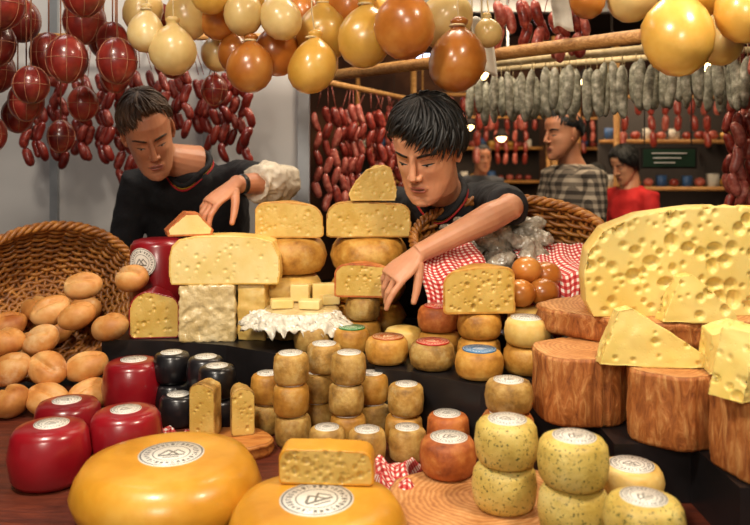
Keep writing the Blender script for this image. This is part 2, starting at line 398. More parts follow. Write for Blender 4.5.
st(.226,1.625,1,.051,['ochre'],LB); st(.24,1.735,2,.05,['ochre'],None)
st(.130,1.698,1,.05,['tan'],LR); st(.155,1.805,2,.049,['ochre','paprika'],LR)
st(.028,1.745,1,.049,['ochre'],LBR); st(-.058,1.845,1,.043,['ochre'],LG)
st(-.03,1.937,2,.045,['ochre','tan'],LG); st(.07,1.845,1,.046,['pale'],None)
st(.335,1.662,2,.05,['ochre','pale'],LW); st(.362,1.778,2,.05,['pale'],None)
st(-.155,1.86,1,.045,['tan'],None)
def back(x,y,r,lv,name='cheese_wheel'):
    for z0,z1,m,b in lv: wheel(name,x+rnd(-.006,.006),y,z0,r*b,z1-z0-.001,m,None,bulge=.05)
back(-.018,2.10,.106,[(1.141,1.22,'ochre',1),(1.22,1.30,'gold',.97),(1.30,1.402,'ochre',1)])
back(-.238,2.10,.095,[(1.141,1.22,'pale',.95),(1.22,1.30,'pale',.92),(1.30,1.40,'ochre',1)])
def rprof(w,h,r1,r2,slope=0,base=.25,n=7,bow=.03):
    P=[(-w/2+r1*base,0),(w/2-r2*base,0)]
    for i in range(n+1):
        a=-pi/2+pi/2*i/n; P.append((w/2-r2*base+r2*base*math.cos(a)+bow*w*math.sin(i/n*pi/2)*.4,r2*base+r2*base*math.sin(a)))
    for i in range(n+1):
        a=pi/2*i/n; P.append((w/2-r2+r2*math.cos(a),h*(1-slope)-r2+r2*math.sin(a)))
    P.append((0,h*(1-slope/2)+bow*h))
    for i in range(n+1):
        a=pi/2+pi/2*i/n; P.append((-w/2+r1+r1*math.cos(a),h-r1+r1*math.sin(a)))
    for i in range(n+1):
        a=pi+pi/2*i/n; P.append((-w/2+r1*base+r1*base*math.cos(a),r1*base+r1*base*math.sin(a)))
    return P
def inside(P,x,z):
    P=np.array(P); n=len(P); c=np.zeros(len(x),bool)
    for i in range(n):
        x1,z1=P[i];x2,z2=P[(i+1)%n]
        if z1==z2: continue
        m=((z1>z)!=(z2>z))&(x<(x2-x1)*(z-z1)/(z2-z1)+x1); c^=m
    return c
def slab(name,poly,depth,loc,rot,mats,nh,hr,vx=.003,border=.005,taper=1.0):
    g=G(); n=len(poly); cx=sum(p[0] for p in poly)/n
    vs=[(x,0,z) for x,z in poly]+[(cx+(x-cx)*taper,depth,z) for x,z in poly]
    g.add(vs,[tuple(range(n)),tuple(range(2*n-1,n-1,-1))]+[(i,n+i,n+(i+1)%n,(i+1)%n) for i in range(n)])
    o=g.obj(name,list(mats),loc,rot); voxel(o,vx,1)
    A=np.array(poly); wx=A[:,0].max()-A[:,0].min(); wz=A[:,1].max()-A[:,1].min()
    mx=(A[:,0].max()+A[:,0].min())/2; mz=(A[:,1].max()+A[:,1].min())/2
    sh=[(mx+(x-mx)*(1-2*border/wx),mz+(z-mz)*(1-2*border/wz)) for x,z in poly]
    s2=[(mx+(x-mx)*(1-4*border/wx),mz+(z-mz)*(1-4*border/wz)) for x,z in poly]
    carve(o,nh,hr[0],hr[1],lambda c,q:(np.abs(q[:,1])>.85)&inside(s2,c[:,0],c[:,2]),lambda c,q:np.where((np.abs(q[:,1])>.6)&inside(sh,c[:,0],c[:,2]),1,0)); return o
slab('half_cheese_wheel',rprof(.232,.098,.045,.03,.06),.10,(-.018,2.035,1.403),(0,0,.05),('ochre','paste2'),90,(.002,.006),taper=.5)
slab('half_cheese_wheel',rprof(.19,.098,.03,.045,.05),.09,(-.235,2.045,1.401),(0,0,-.05),('ochre','paste2'),70,(.002,.006),taper=.5)
slab('cheese_wedge',[(-.062,0),(.062,0),(.066,.03),(.05,.09),(.03,.098),(-.02,.085),(-.05,.052),(-.068,.02)],.08,(-.005,2.03,1.503),(0,0,.1),('pale','paste2'),50,(.002,.006),taper=.4)
slab('cheese_wedge',rprof(.15,.085,.03,.02,.05),.06,(-.03,1.90,1.264),(0,0,-.1),('paprika','paste2'),60,(.002,.006),.002,taper=.5)
slab('cheese_wedge',rprof(.165,.10,.035,.02,-.06),.07,(.235,1.695,1.263),(0,0,.08),('ochre','paste2'),75,(.003,.0075),.002,taper=.5)
hp=[(-.14,0),(.14,0),(.146,.03),(.143,.075),(.125,.112),(.08,.124),(0,.128),(-.08,.126),(-.12,.118),(-.138,.10),(-.145,.07),(-.146,.03)]
slab('half_cheese_wheel',hp,.10,(-.392,1.955,1.288),(0,0,.02),('pale','paste'),110,(.002,.006))
def rblock(name,c,d,mat,rot=0,am=.004,ridge=False):
    g=G(); g.box((0,0,d[2]/2),d); o=g.obj(name,[mat],c,(0,0,rot)); voxel(o,min(.005,d[2]/5),3); rumple(o,am,28,ridge); return o
rblock('wrapped_cheese_block',(-.44,2.01,1.141),(.145,.12,.145),'cream',.05,.010,True)
rblock('wrapped_cheese_block',(-.322,2.02,1.141),(.075,.11,.145),'pale',-.04,.004)
wheel('red_wax_cheese',-.63,2.19,1.141,.082,.245,'redwax',None,bulge=.02)
g=G(); seg=36
vs=[(0,0,0)];uv=[(0,0)]
for i in range(seg):
    a=2*pi*i/seg; px=.042*math.cos(a); pz=.042*math.sin(a)
    vs.append((px,.0845-math.sqrt(.0845**2-px*px),pz)); uv.append((math.cos(a),math.sin(a)))
g.add(vs,[(0,1+(i+1)%seg,1+i) for i in range(seg)],0,uv)
g.obj('cheese_label',[LW],(-.658,2.1045,1.325),(0,0,-.3))
slab('cheese_wedge',rprof(.13,.125,.05,.03,.1),.09,(-.585,1.985,1.141),(0,0,.12),('redwax','paste2'),70,(.002,.006),.0025,.004,.6)
def standwedge(loc,w,h,d,rot,mats=('tan','paste2')):
    slab('cheese_wedge',rprof(w,h,.02,.012,.05),d,loc,rot,mats,34,(.002,.0045),.002,.003,.8)
standwedge((-.362,1.565,1.0315),.058,.112,.045,(0,0,-.25))
standwedge((-.277,1.575,1.0315),.050,.10,.045,(0,0,.35))
slab('cheese_wedge',rprof(.15,.055,.015,.02,.02),.05,(-.078,1.185,1.0945),(0,0,-.06),('gold','paste2'),80,(.0025,.0075),.002,.003)
wheel('brie_cheese',-.19,1.955,1.202,.10,.03,'cream',None)
for x,y in ((-.235,1.985),(-.13,1.99)): wheel('cheese_wheel',x,y,1.141,.04,.06,'tan',None)
for i,(x,y,w) in enumerate(((-.24,1.93,.06),(-.165,1.92,.055),(-.12,1.985,.05))):
    rblock('cheese_block',(x,y,1.2335),(w,.045,.022),'paste',rnd(-.3,.3),.001)
for x,y,z,w in ((-.29,2.0,1.141,.06),(-.14,2.03,1.235,.06),(-.20,2.015,1.235,.05)):
    rblock('cheese_block',(x,y,z),(w,.03,.045),'paste',rnd(-.2,.2),.001)
def cloth(name,mat,fn,nu,nv,su,sv,th=.0015):
    g=G(); vs=[];uv=[]
    for j in range(nv+1):
        for i in range(nu+1):
            vs.append(fn(i/nu,j/nv)); uv.append((i/nu*su,j/nv*sv))
    g.add(vs,[(j*(nu+1)+i,j*(nu+1)+i+1,(j+1)*(nu+1)+i+1,(j+1)*(nu+1)+i) for j in range(nv) for i in range(nu)],0,uv)
    o=g.obj(name,[mat]); sd=o.modifiers.new('t','SOLIDIFY'); sd.thickness=th; return o
def wrapf(cx,cy,z,rx,ry,am):
    def f(u,v):
        a=u*2*pi; r=.3+.7*v; q=V3((math.cos(a)*1.8,math.sin(a)*1.8,v*1.5)); k=MN.fractal(q*2.2,1,2,4); k2=.4-abs(MN.fractal(q*3+V3((5,5,5)),1,2,3))
        return (cx+rx*r*math.cos(a)*(1+.25*k*v),cy+ry*r*math.sin(a)*(1+.15*k*v),z+am*1.6*k2*(.4+v)-.035*(max(0,v-.6)/.4)**1.3)
    return f
cloth('plastic_wrap','plastic',wrapf(-.2,1.90,1.222,.14,.085,.014),180,26,.5,.2)
# ---------------------------------------------------------------- emmental
g=G()
prof=[(.27,0),(.285,.03),(.29,.08),(.282,.13),(.25,.175),(.18,.205),(.10,.218),(.03,.222)]
R=[]
for r,z in prof:
    R.append([(r*math.cos(a),r*.95*math.sin(a),z+.006*math.sin(a*7)*(z>.1)) for a in [pi*i/30 for i in range(31)]])
g.loft(R); o=g.obj('emmental_cheese',['emmrind','emm'],(.715,1.535,1.291),(0,0,.03)); voxel(o,.003,1)
carve(o,150,.005,.018,lambda c,n:(n[:,1]<-.9)&(c[:,2]>.008),lambda c,n:np.where(n[:,1]<-.6,1,0),.80,(-.05,.4))
def chunk(poly,d,loc,rot,nh=26,hr=(.004,.011)):
    o=slab('emmental_chunk',poly,d,loc,rot,('emmrind','emm'),0,(1,2),.0026)
    carve(o,nh,hr[0],hr[1],lambda c,n:c[:,2]>.005,lambda c,n:np.ones(len(c)),.9,(0,.4)); rumple(o,.004,14); return o
chunk([(-.095,0),(.09,0),(.095,.022),(-.035,.105),(-.06,.10)],.06,(.50,1.345,1.237),(-.12,0,-.15),50)
chunk([(-.075,0),(.075,0),(.07,.02),(-.01,.095),(-.035,.09)],.05,(.635,1.462,1.292),(-.1,0,-.05),40)
chunk([(-.05,0),(.09,0),(.09,.06),(.0,.085),(-.045,.07)],.08,(.625,1.285,1.237),(0,0,-.2),40)
chunk([(-.05,0),(.08,0),(.07,.05),(.02,.11),(-.015,.105)],.06,(.60,1.16,1.237),(0,0,.5),40)
# ---------------------------------------------------------------- furniture
g=G(); g.box((0,1.6,.975),(3.0,1.4,.05)); g.box((0,1.6,.5),(2.9,1.3,.9),1)
for sx in (-1.35,1.35):
    for sy in (1.0,2.2): g.box((sx,sy,.02),(.08,.08,.04),1)
g.obj('market_counter',['table','black'],smooth=False)
g=G(); g.prism([(-.72,1.975),(-.55,1.965),(-.38,1.915),(-.2,1.80),(0,1.735),(.0,1.695),(.08,1.665),(.17,1.60),(.22,1.565),(.29,1.545),(.29,1.605),(.41,1.605),(.41,1.86),(1.15,1.86),(1.15,2.26),(-.72,2.26)][::1],1.0005,1.14)
g.obj('display_shelf',['black'],smooth=False)
g=G(); g.prism([(.425,1.33),(.56,1.33),(.56,1.15),(1.15,1.15),(1.15,1.855),(.425,1.855)],1.0005,1.105)
g.obj('display_riser',['black'],smooth=False)
# ---------------------------------------------------------------- baskets
def basket(name,rc,n,rx,ry,dep,stakes=34,rings=17,roll=0):
    n=V3(n).normalized(); x=V3((0,0,1)).cross(n).normalized()
    y=n.cross(x); T=Matrix((x,y,n)).transposed().to_4x4()@Matrix.Rotation(roll,4,'Z'); T=Matrix.Translation(V3(rc)-n*dep)@T
    def pr(u):
        if u<.3: return .55*u/.3, 0
        t=(u-.3)/.7; return .55+.45*math.sin(t*pi/2)**.8, t**1.2*dep
    g=G()
    for k in range(rings+9):
        u=.06+.94*k/(rings+8); r,z=pr(u); pts=[]
        nn=stakes*4
        for i in range(nn):
            a=2*pi*i/nn; w=.007*math.cos(a*stakes/2*1.0+(pi if k%2 else 0)) 
            f=1+w/(.2)
            pts.append(T@V3((rx*r*f*math.cos(a),ry*r*f*math.sin(a),z)))
        g.tube(pts,.0062,6,0,True)
    for i in range(stakes):
        a=2*pi*i/stakes; pts=[]
        for k in range(12):
            r,z=pr(.05+.95*k/11); pts.append(T@V3((rx*r*math.cos(a),ry*r*math.sin(a),z)))
        g.tube(pts,.005,5,0)
    for s in range(3):
        pts=[]
        for i in range(160):
            a=2*pi*i/160; q=a*22+s*2*pi/3
            pts.append(T@V3(((rx+.008*math.cos(q))*math.cos(a)*1.01,(ry+.008*math.cos(q))*math.sin(a)*1.01,dep+.006+.008*math.sin(q))))
        g.tube(pts,.007,6,0,True)
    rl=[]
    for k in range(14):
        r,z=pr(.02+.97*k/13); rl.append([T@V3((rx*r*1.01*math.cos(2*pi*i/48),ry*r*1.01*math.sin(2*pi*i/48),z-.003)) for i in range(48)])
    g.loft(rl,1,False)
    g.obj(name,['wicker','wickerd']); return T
T=basket('wicker_basket',(-.90,2.07,1.235),(.42,-.66,.42),.25,.205,.17,roll=.35)
def roll(loc,r,rot):
    g=G(); g.ell((0,0,0),(r*1.18,r*.94,r*.78),None,0,32,20)
    vs=[]
    for v in g.V:
        v=V3(v)
        if v.z>0 and abs(v.y)<.011 and abs(v.x)<r*.95: v.z-=.010*(1-abs(v.y)/.011)
        k=1+.10*MN.noise(v*22+V3(loc)*9)
        vs.append(tuple(v*k))
    g.V=vs; g.obj('bread_roll',['bread'],loc,rot)
rolls=[]
def tryroll(w,mind=.076):
    w=V3(w)
    if any((w-p).length<mind for p in rolls): return
    rolls.append(w)
for p in ((-.70,1.84,1.037),(-.785,1.80,1.037),(-.87,1.79,1.037),(-.96,1.80,1.037),(-.725,1.885,1.095),(-.81,1.855,1.095),(-.90,1.85,1.095),(-.985,1.86,1.09),(-.675,1.925,1.115),(-.765,1.915,1.15),(-.85,1.91,1.155),(-.94,1.91,1.15),(-.695,1.965,1.175),(-.78,1.965,1.205),(-.655,2.005,1.225),(-.735,2.01,1.245),(-.665,2.055,1.29),(-.86,1.985,1.215),(-.80,2.05,1.27)): tryroll(p)
for zz,lim in ((.045,.7),(.09,.8)):
    for q in range(200):
        a=rnd(0,2*pi); qq=math.sqrt(random.random())*lim
        w=T@V3((.17*qq*math.cos(a),.14*qq*math.sin(a),zz))
        if 1.06<w.z<1.20: tryroll(w)
for w in rolls: roll(tuple(w),rnd(.043,.049),(rnd(.1,.8),rnd(-.4,.4),rnd(-.9,.9)))
T2=basket('wicker_basket',(.36,2.0,1.40),(-.08,-.6,.8),.255,.165,.24,32,18)
g=G()
for i in range(18):
    a=rnd(0,2*pi); q=math.sqrt(random.random())*.8
    w=T2@V3((.22*q*math.cos(a),.13*q*math.sin(a),.20+rnd(-.01,.04))); d=V3((rnd(-1,1),rnd(-.3,.3),rnd(-.3,.8))).normalized()
    g.tube([w-d*.06,w-d*.045,w+V3((0,0,.008)),w+d*.045,w+d*.06],[.006,.019,.024,.019,.006],12)
o=g.obj('wrapped_salami_pile',['greywrap']); voxel(o,.0045,1); rumple(o,.012,34,True)
def path(P,t):
    k=t*(len(P)-1); i=min(int(k),len(P)-2); f=k-i; return V3((P[i][0],P[i][1],0)).lerp(V3((P[i+1][0],P[i+1][1],0)),f)
def drape(x0,x1,P,am=.012,fr=34):
    def f(u,v):
        p=path(P,v); x=x0+(x1-x0)*u
        k=math.sin(u*fr*(x1-x0)*3+v*2)*am*(.3+v); return (x+.01*math.sin(v*9+u*5),p.x-abs(k)-.5*am*math.sin(u*23+v*7)*v,p.y+.6*k)
    return f
cloth('checkered_cloth','ging',drape(.36,.64,[(2.04,1.385),(1.95,1.36),(1.865,1.345),(1.835,1.335),(1.82,1.26),(1.815,1.19)]),50,30,.30,.30)
cloth('checkered_cloth','ging',drape(.12,.27,[(2.0,1.39),(1.93,1.37),(1.87,1.345),(1.85,1.32),(1.85,1.27),(1.865,1.2)]),40,30,.17,.28)
def scrunch(x0,y0,w,d,h,sx):
    def f(u,v):
        e=min(1,6*min(u,1-u,v,1-v)); k=MN.noise(V3((u*4+sx,v*4,0)))*.5+.5
        return (x0+w*u+.01*math.sin(v*8),y0+d*v+.01*math.sin(u*7),1.004+h*k*e)
    return f
cloth('checkered_cloth','ging',scrunch(-.015,1.30,.10,.175,.055,0),50,60,.14,.24)
cloth('checkered_cloth','ging',scrunch(-.47,1.56,.09,.08,.04,9),30,30,.13,.11)
for p in ((.343,1.772,1.297),(.402,1.79,1.297),(.368,1.82,1.345),(.42,1.84,1.33)):
    g=G(); g.ell((0,0,0),(.037,.036,.033),None,0,20,12); g.obj('bread_bun',['prov_o'],p)
# ---------------------------------------------------------------- hanging provolones
def prov(x,y,z,r,mat,top,name='provolone_cheese',el=None):
    g=G(); el=el or rnd(1.0,1.14); h=r*el
    prof=[(0,-h),(r*.35,-h*.94),(r*.7,-h*.72),(r*.93,-h*.38),(r*1.01,0),(r*.96,h*.36),(r*.80,h*.66),(r*.56,h*.90),(r*.36,h*1.04),(r*.25,h*1.12),(r*.22,h*1.18),(r*.30,h*1.26),(r*.32,h*1.36),(r*.2,h*1.46),(0,h*1.49)]
    g.lathe(prof,32,None,0,.025,rnd(0,6),lean=rnd(-.12,.12))
    vs=[]
    ox=rnd(0,50)
    for v in g.V:
        v=V3(v); k=1+.07*MN.noise(v*14+V3((ox,0,0))); vs.append((v.x*k,v.y*k,v.z))
    g.V=vs
    g.tube([(r*.24*math.cos(a),r*.24*math.sin(a),h*1.17) for a in [2*pi*i/16 for i in range(16)]],.003,5,1,True)
    L=top-z
    g.tube([(r*.2,0,h*1.17),(r*.1,0,h*1.5),(0,0,min(L,h*2.2)),(0,0,L)],.0022,5,1)
    g.obj(name,[mat,'string'],(x,y,z),(0,0,rnd(0,3)))
RZ=2.21
PL=[(-.572,1.875,1.93,.046,'prov_p'),(-.505,1.875,1.883,.057,'prov_p'),(-.50,2.0,1.995,.058,'prov_p'),(-.62,2.0,2.01,.053,'prov_p'),
(-.418,2.0,1.985,.052,'prov_o'),(-.375,2.0,1.895,.044,'prov_o'),(-.312,1.875,1.840,.058,'prov_o'),(-.262,2.0,1.90,.058,'prov_o'),(-.235,1.875,1.965,.052,'prov_p'),
(-.158,1.875,1.842,.060,'prov_y'),(-.138,2.0,1.945,.070,'prov_y'),(-.025,1.875,1.915,.070,'prov_y'),(.072,1.80,1.928,.073,'prov_o'),
(.205,1.875,1.858,.074,'prov_o'),(.19,2.02,1.985,.074,'prov_p'),(-.07,2.02,2.03,.062,'prov_o'),(.30,2.0,1.95,.038,'prov_p'),(-.33,1.875,1.975,.050,'prov_p'),(-.44,2.1,1.91,.045,'prov_p'),(.04,2.1,2.04,.06,'prov_y'),(-.20,2.1,2.03,.05,'prov_o'),(-.36,2.1,2.06,.05,'prov_y'),(-.41,1.875,2.03,.05,'prov_y')]
for x,y,z,r,m in PL: prov(x,y,z,r,m,RZ)
for x,y,z,r,m in ((.566,1.40,1.838,.066,'prov_y'),(.69,1.40,1.885,.055,'prov_y'),(.52,1.52,1.945,.052,'prov_p'),(.64,1.52,1.95,.06,'prov_y'),(.43,1.52,1.935,.036,'prov_o'),(.79,1.52,1.92,.055,'prov_y'),(.745,1.62,1.87,.05,'prov_p')):
    prov(x,y,z,r,m,RZ)
def netted(x,y,z,r,el,top=RZ):
    g=G(); h=r*el
    prof=[(0,-h),(r*.4,-h*.92),(r*.75,-h*.66),(r*.96,-h*.3),(r,0),(r*.96,h*.3),(r*.75,h*.66),(r*.4,h*.92),(.1*r,h*1.02),(0,h*1.03)]
    g.lathe(prof,28)
    for k in range(4):
        a=k*pi/4; g.tube([((r*1.005)*math.sin(t)*math.cos(a),(r*1.005)*math.sin(t)*math.sin(a),-h*1.01*math.cos(t)) for t in [2*pi*i/32 for i in range(32)]],.0009,4,1,True)
    g.tube([((r*1.005)*math.cos(t),(r*1.005)*math.sin(t),0) for t in [2*pi*i/32 for i in range(32)]],.0009,4,1,True)
    g.tube([(0,0,h),(0,0,top-z)],.002,5,1); g.obj('netted_red_cheese',['darkred','netst'],(x,y,z),(0,0,rnd(0,3)))
for x,y,z,r,e in ((-.77,1.875,1.865,.05,1.2),(-.775,2.0,1.985,.055,1.15),(-.645,1.875,1.86,.05,1.15),(-.87,2.0,1.895,.048,1.2),(-.86,1.875,1.80,.045,1.05),(-.95,1.875,1.905,.05,1.2),
   (-.93,2.0,1.77,.045,1.2),(-.72,2.08,1.85,.042,1.2),(-.81,2.08,1.77,.042,1.15),(-.70,2.0,1.93,.042,1.2),(-.98,1.80,1.79,.05,1.1),(-.90,1.80,1.985,.055,1.1),(-.565,2.1,1.89,.04,1.2),(-.98,2.08,2.0,.05,1.2),
   (-.45,2.1,1.81,.036,1.2),(-.70,1.8,2.01,.05,1.1),(-.82,2.1,2.06,.05,1.1),(-1.05,2.08,1.86,.05,1.2),(-1.04,1.95,1.98,.05,1.2),(-.76,2.1,1.95,.04,1.3),(-.60,2.1,2.0,.04,1.3),(-1.0,2.1,1.74,.042,1.2),(-.88,2.1,1.68,.038,1.2),(-1.0,1.95,1.68,.04,1.2)):
    netted(x,y,z,r,e)
g=G()
for y in (1.40,1.52,1.62,1.80,1.875,2.0,2.1): g.tube([(-1.5,y,RZ+.018),(0,y,RZ+.016),(1.5,y,RZ+.018)],.018,10)
for x in (-1.4,1.4):
    g.tube([(x,1.3,RZ+.05),(x,2.2,RZ+.05)],.02,8)
    for y in (1.35,2.15): g.tube([(x,y,RZ+.05),(x,y,3.4)],.005,6)
g.obj('hanging_rack',['pole'])
# ---------------------------------------------------------------- sausages
def link(g,p,q,r,mi=0,bend=.01):
    p=V3(p);q=V3(q); d=q-p; s=V3((rnd(-1,1),rnd(-1,1),0))*bend
    pts=[p+d*t+s*math.sin(t*pi) for t in (0,.06,.2,.4,.6,.8,.94,1)]
    g.tube(pts,[r*.25,r*.62,r*.95,r,r,r*.95,r*.62,r*.25],9,mi)
def bunch(name,x,y,zt,zb,w,strands,r=.015,L=.08,mats=('saus',),hang=None):
    g=G()
    for s in range(strands):
        sx=x+(s/(max(strands-1,1))-.5)*w+rnd(-.01,.01); sy=y+rnd(-.035,.035); z=zt+rnd(-.02,.02); side=1
        end=zb+rnd(0,.06)
        while z>end:
            l=L*rnd(.85,1.15); side=-side
            link(g,(sx+side*.012,sy+rnd(-.01,.01),z),(sx-side*.012,sy+rnd(-.01,.01),z-l*.93),r*rnd(.85,1.1),random.randrange(len(mats))); z-=l*.9
        g.tube([(sx,sy,zt),(x+(sx-x)*.5,y,(hang or zt+.1))],.0015,4,0)
    g.obj(name,list(mats))
for x,zt,zb,w,n in ((-1.02,1.92,1.60,.13,6),(-.86,1.95,1.58,.13,6),(-.69,1.93,1.70,.14,6),(-.53,1.92,1.66,.14,7),(-1.18,1.95,1.6,.13,6)):
    bunch('sausage_string',x,2.72,zt,zb,w,n,.017,.07,('saus','darkred'),2.05)
g=G(); g.tube([(-1.6,2.72,2.065),(-.27,2.72,2.065)],.013,8)
for x in (-1.5,-.9,-.3): g.tube([(x,2.72,2.07),(x,2.93,2.07)],.008,6)
g.obj('wall_hanging_rail',['pole'])
RL=[(-.20,3.15),(-.10,3.3),(-.02,3.45),(.05,3.6),(.12,3.8),(.20,4.0)]
for i,(x,y) in enumerate(RL):
    bunch('sausage_string',x,y,1.84+.01*i,1.44,.09,3+i%2,.017,.085,('saus2','saus'),1.93)
g=G(); g.tube([(-.22,3.08,1.945),(.26,4.1,1.945)],.013,8); g.tube([(-.22,3.08,1.945),(-.22,3.08,3.4)],.006,6); g.tube([(.26,4.1,1.945),(.26,4.1,3.4)],.006,6)
g.obj('sausage_rail',['pole'])
g=G(); A=V3((-.22,2.98,1.95)); B=V3((1.25,1.78,1.985))
g.tube([A,A.lerp(B,.3),A.lerp(B,.6),B],[.020,.022,.021,.020],12)
for t in (.05,.95): p=A.lerp(B,t); g.tube([p,(p.x,p.y,3.4)],.004,6)
g.obj('wooden_pole',['pole'])
g=G()
for row,(a,b) in enumerate((((.42,2.95,1.96),(1.35,2.45,1.99)),((.40,3.1,1.96),(1.5,2.65,1.99)),((.45,2.8,1.95),(1.25,2.30,1.97)))):
    a=V3(a);b=V3(b); g.tube([a+V3((-.05,.03,.03)),b+V3((.05,-.03,.03))],.012,8,1)
    for tt in (.0,1): p=a.lerp(b,tt); g.tube([p+V3((0,0,.03)),(p.x,p.y,3.4)],.004,5,1)
    for i in range(21):
        p=a.lerp(b,i/20)+V3((rnd(-.008,.008),rnd(-.01,.01),rnd(-.03,.0))); L=rnd(.14,.185)
        link(g,p,p-V3((rnd(-.016,.016),0,L)),rnd(.016,.022),0,.008); g.tube([p,p+V3((0,0,.05))],.0015,4,1)
g.obj('hanging_salami_rack',['salami','string'])
for x,y,zt,zb in ((1.26,2.5,1.76,1.5),(1.44,2.9,1.9,1.4),(.47,2.45,2.13,2.0),(.62,2.45,2.10,1.97),(1.20,2.25,2.05,1.80)):
    bunch('sausage_string',x,y,zt,zb,.12,5,.018,.09,('saus','saus2'),2.25)
g=G(); g.tube([(.3,2.45,2.26),(1.6,2.45,2.26)],.014,8)
for x in (.35,1.55): g.tube([(x,2.45,2.26),(x,2.45,3.4)],.005,6)
g.obj('sausage_rail',['pole'])
# ---------------------------------------------------------------- people
def hand(g,W,d,n,side,curl,s=1.0,spread=0.06,thumb=(.75,.62,-.25)):
    W=V3(W);d=V3(d).normalized();n=V3(n); n=(n-d*n.dot(d)).normalized(); x=d.cross(n)*side
    def P(a,b,c): return W+x*a*s+d*b*s+n*c*s
    R=[]
    for b,a,h,cx in ((-.02,.025,.019,0),(.0,.026,.018,0),(.025,.034,.017,.002),(.055,.040,.0155,.001),(.082,.040,.013,0),(.092,.036,.0105,0)):
        R.append([P(cx+a*math.cos(t),b,h*math.sin(t)) for t in [2*pi*i/16 for i in range(16)]])
    g.loft(R)
    for i,(fx,L) in enumerate(((.031,.076),(.0105,.085),(-.0105,.079),(-.030,.062))):
        p=P(fx,.085-(.004 if i in (0,3) else 0)-(.004 if i==3 else 0),-.001); ang=.10; pts=[P(fx*.9,.06,0),p]; rr=[.0088*s,.0096*s]
        sp=(1.3-i)*spread; cm=(1+.12*i)
        if isinstance(curl[0],(tuple,list)): cu=curl[i]; cm=1
        else: cu=curl
        for k,(fr) in enumerate((.45,.30,.25)):
            ang+=cu[k]*cm; v=(d*math.cos(ang)-n*math.sin(ang)+x*sp).normalized()
            q=p+v*L*fr*s; pts+=[p.lerp(q,.5),q]; rr+=[[.0083,.0077,.0070][k]*s,[.0086,.0076,.0058][k]*s]; p=q
        g.tube(pts,rr,10)
        g.ell(p,(.0060*s,)*3,None,0,10,6)
    p=P(.022,.015,-.004); v=(x*thumb[0]+d*thumb[1]+n*thumb[2]).normalized(); pts=[p];rr=[.0135*s]
    for k,L in enumerate((.038,.032,.026)):
        q=p+v*L*s; pts.append(q); rr.append([.0120,.0100,.0076][k]*s); p=q; v=(v+d*.28-n*.12).normalized()
    g.tube(pts,rr,10); g.ell(p,(.0078*s,)*3,None,0,10,6)
def tangent_rings(P,right,ab,e=2.2,n=28):
    P=[V3(p) for p in P]; R=[]; right=V3(right).normalized()
    for i,p in enumerate(P):
        t=(P[min(i+1,len(P)-1)]-P[max(i-1,0)]).normalized(); x=(right-t*right.dot(t)).normalized(); y=t.cross(x)
        a,b=ab[i]; ring=[]
        for k in range(n):
            th=2*pi*k/n; c,s_=math.cos(th),math.sin(th)
            ring.append(p+x*a*math.copysign(abs(c)**(2/e),c)+y*b*math.copysign(abs(s_)**(2/e),s_))
        R.append(ring)
    return R
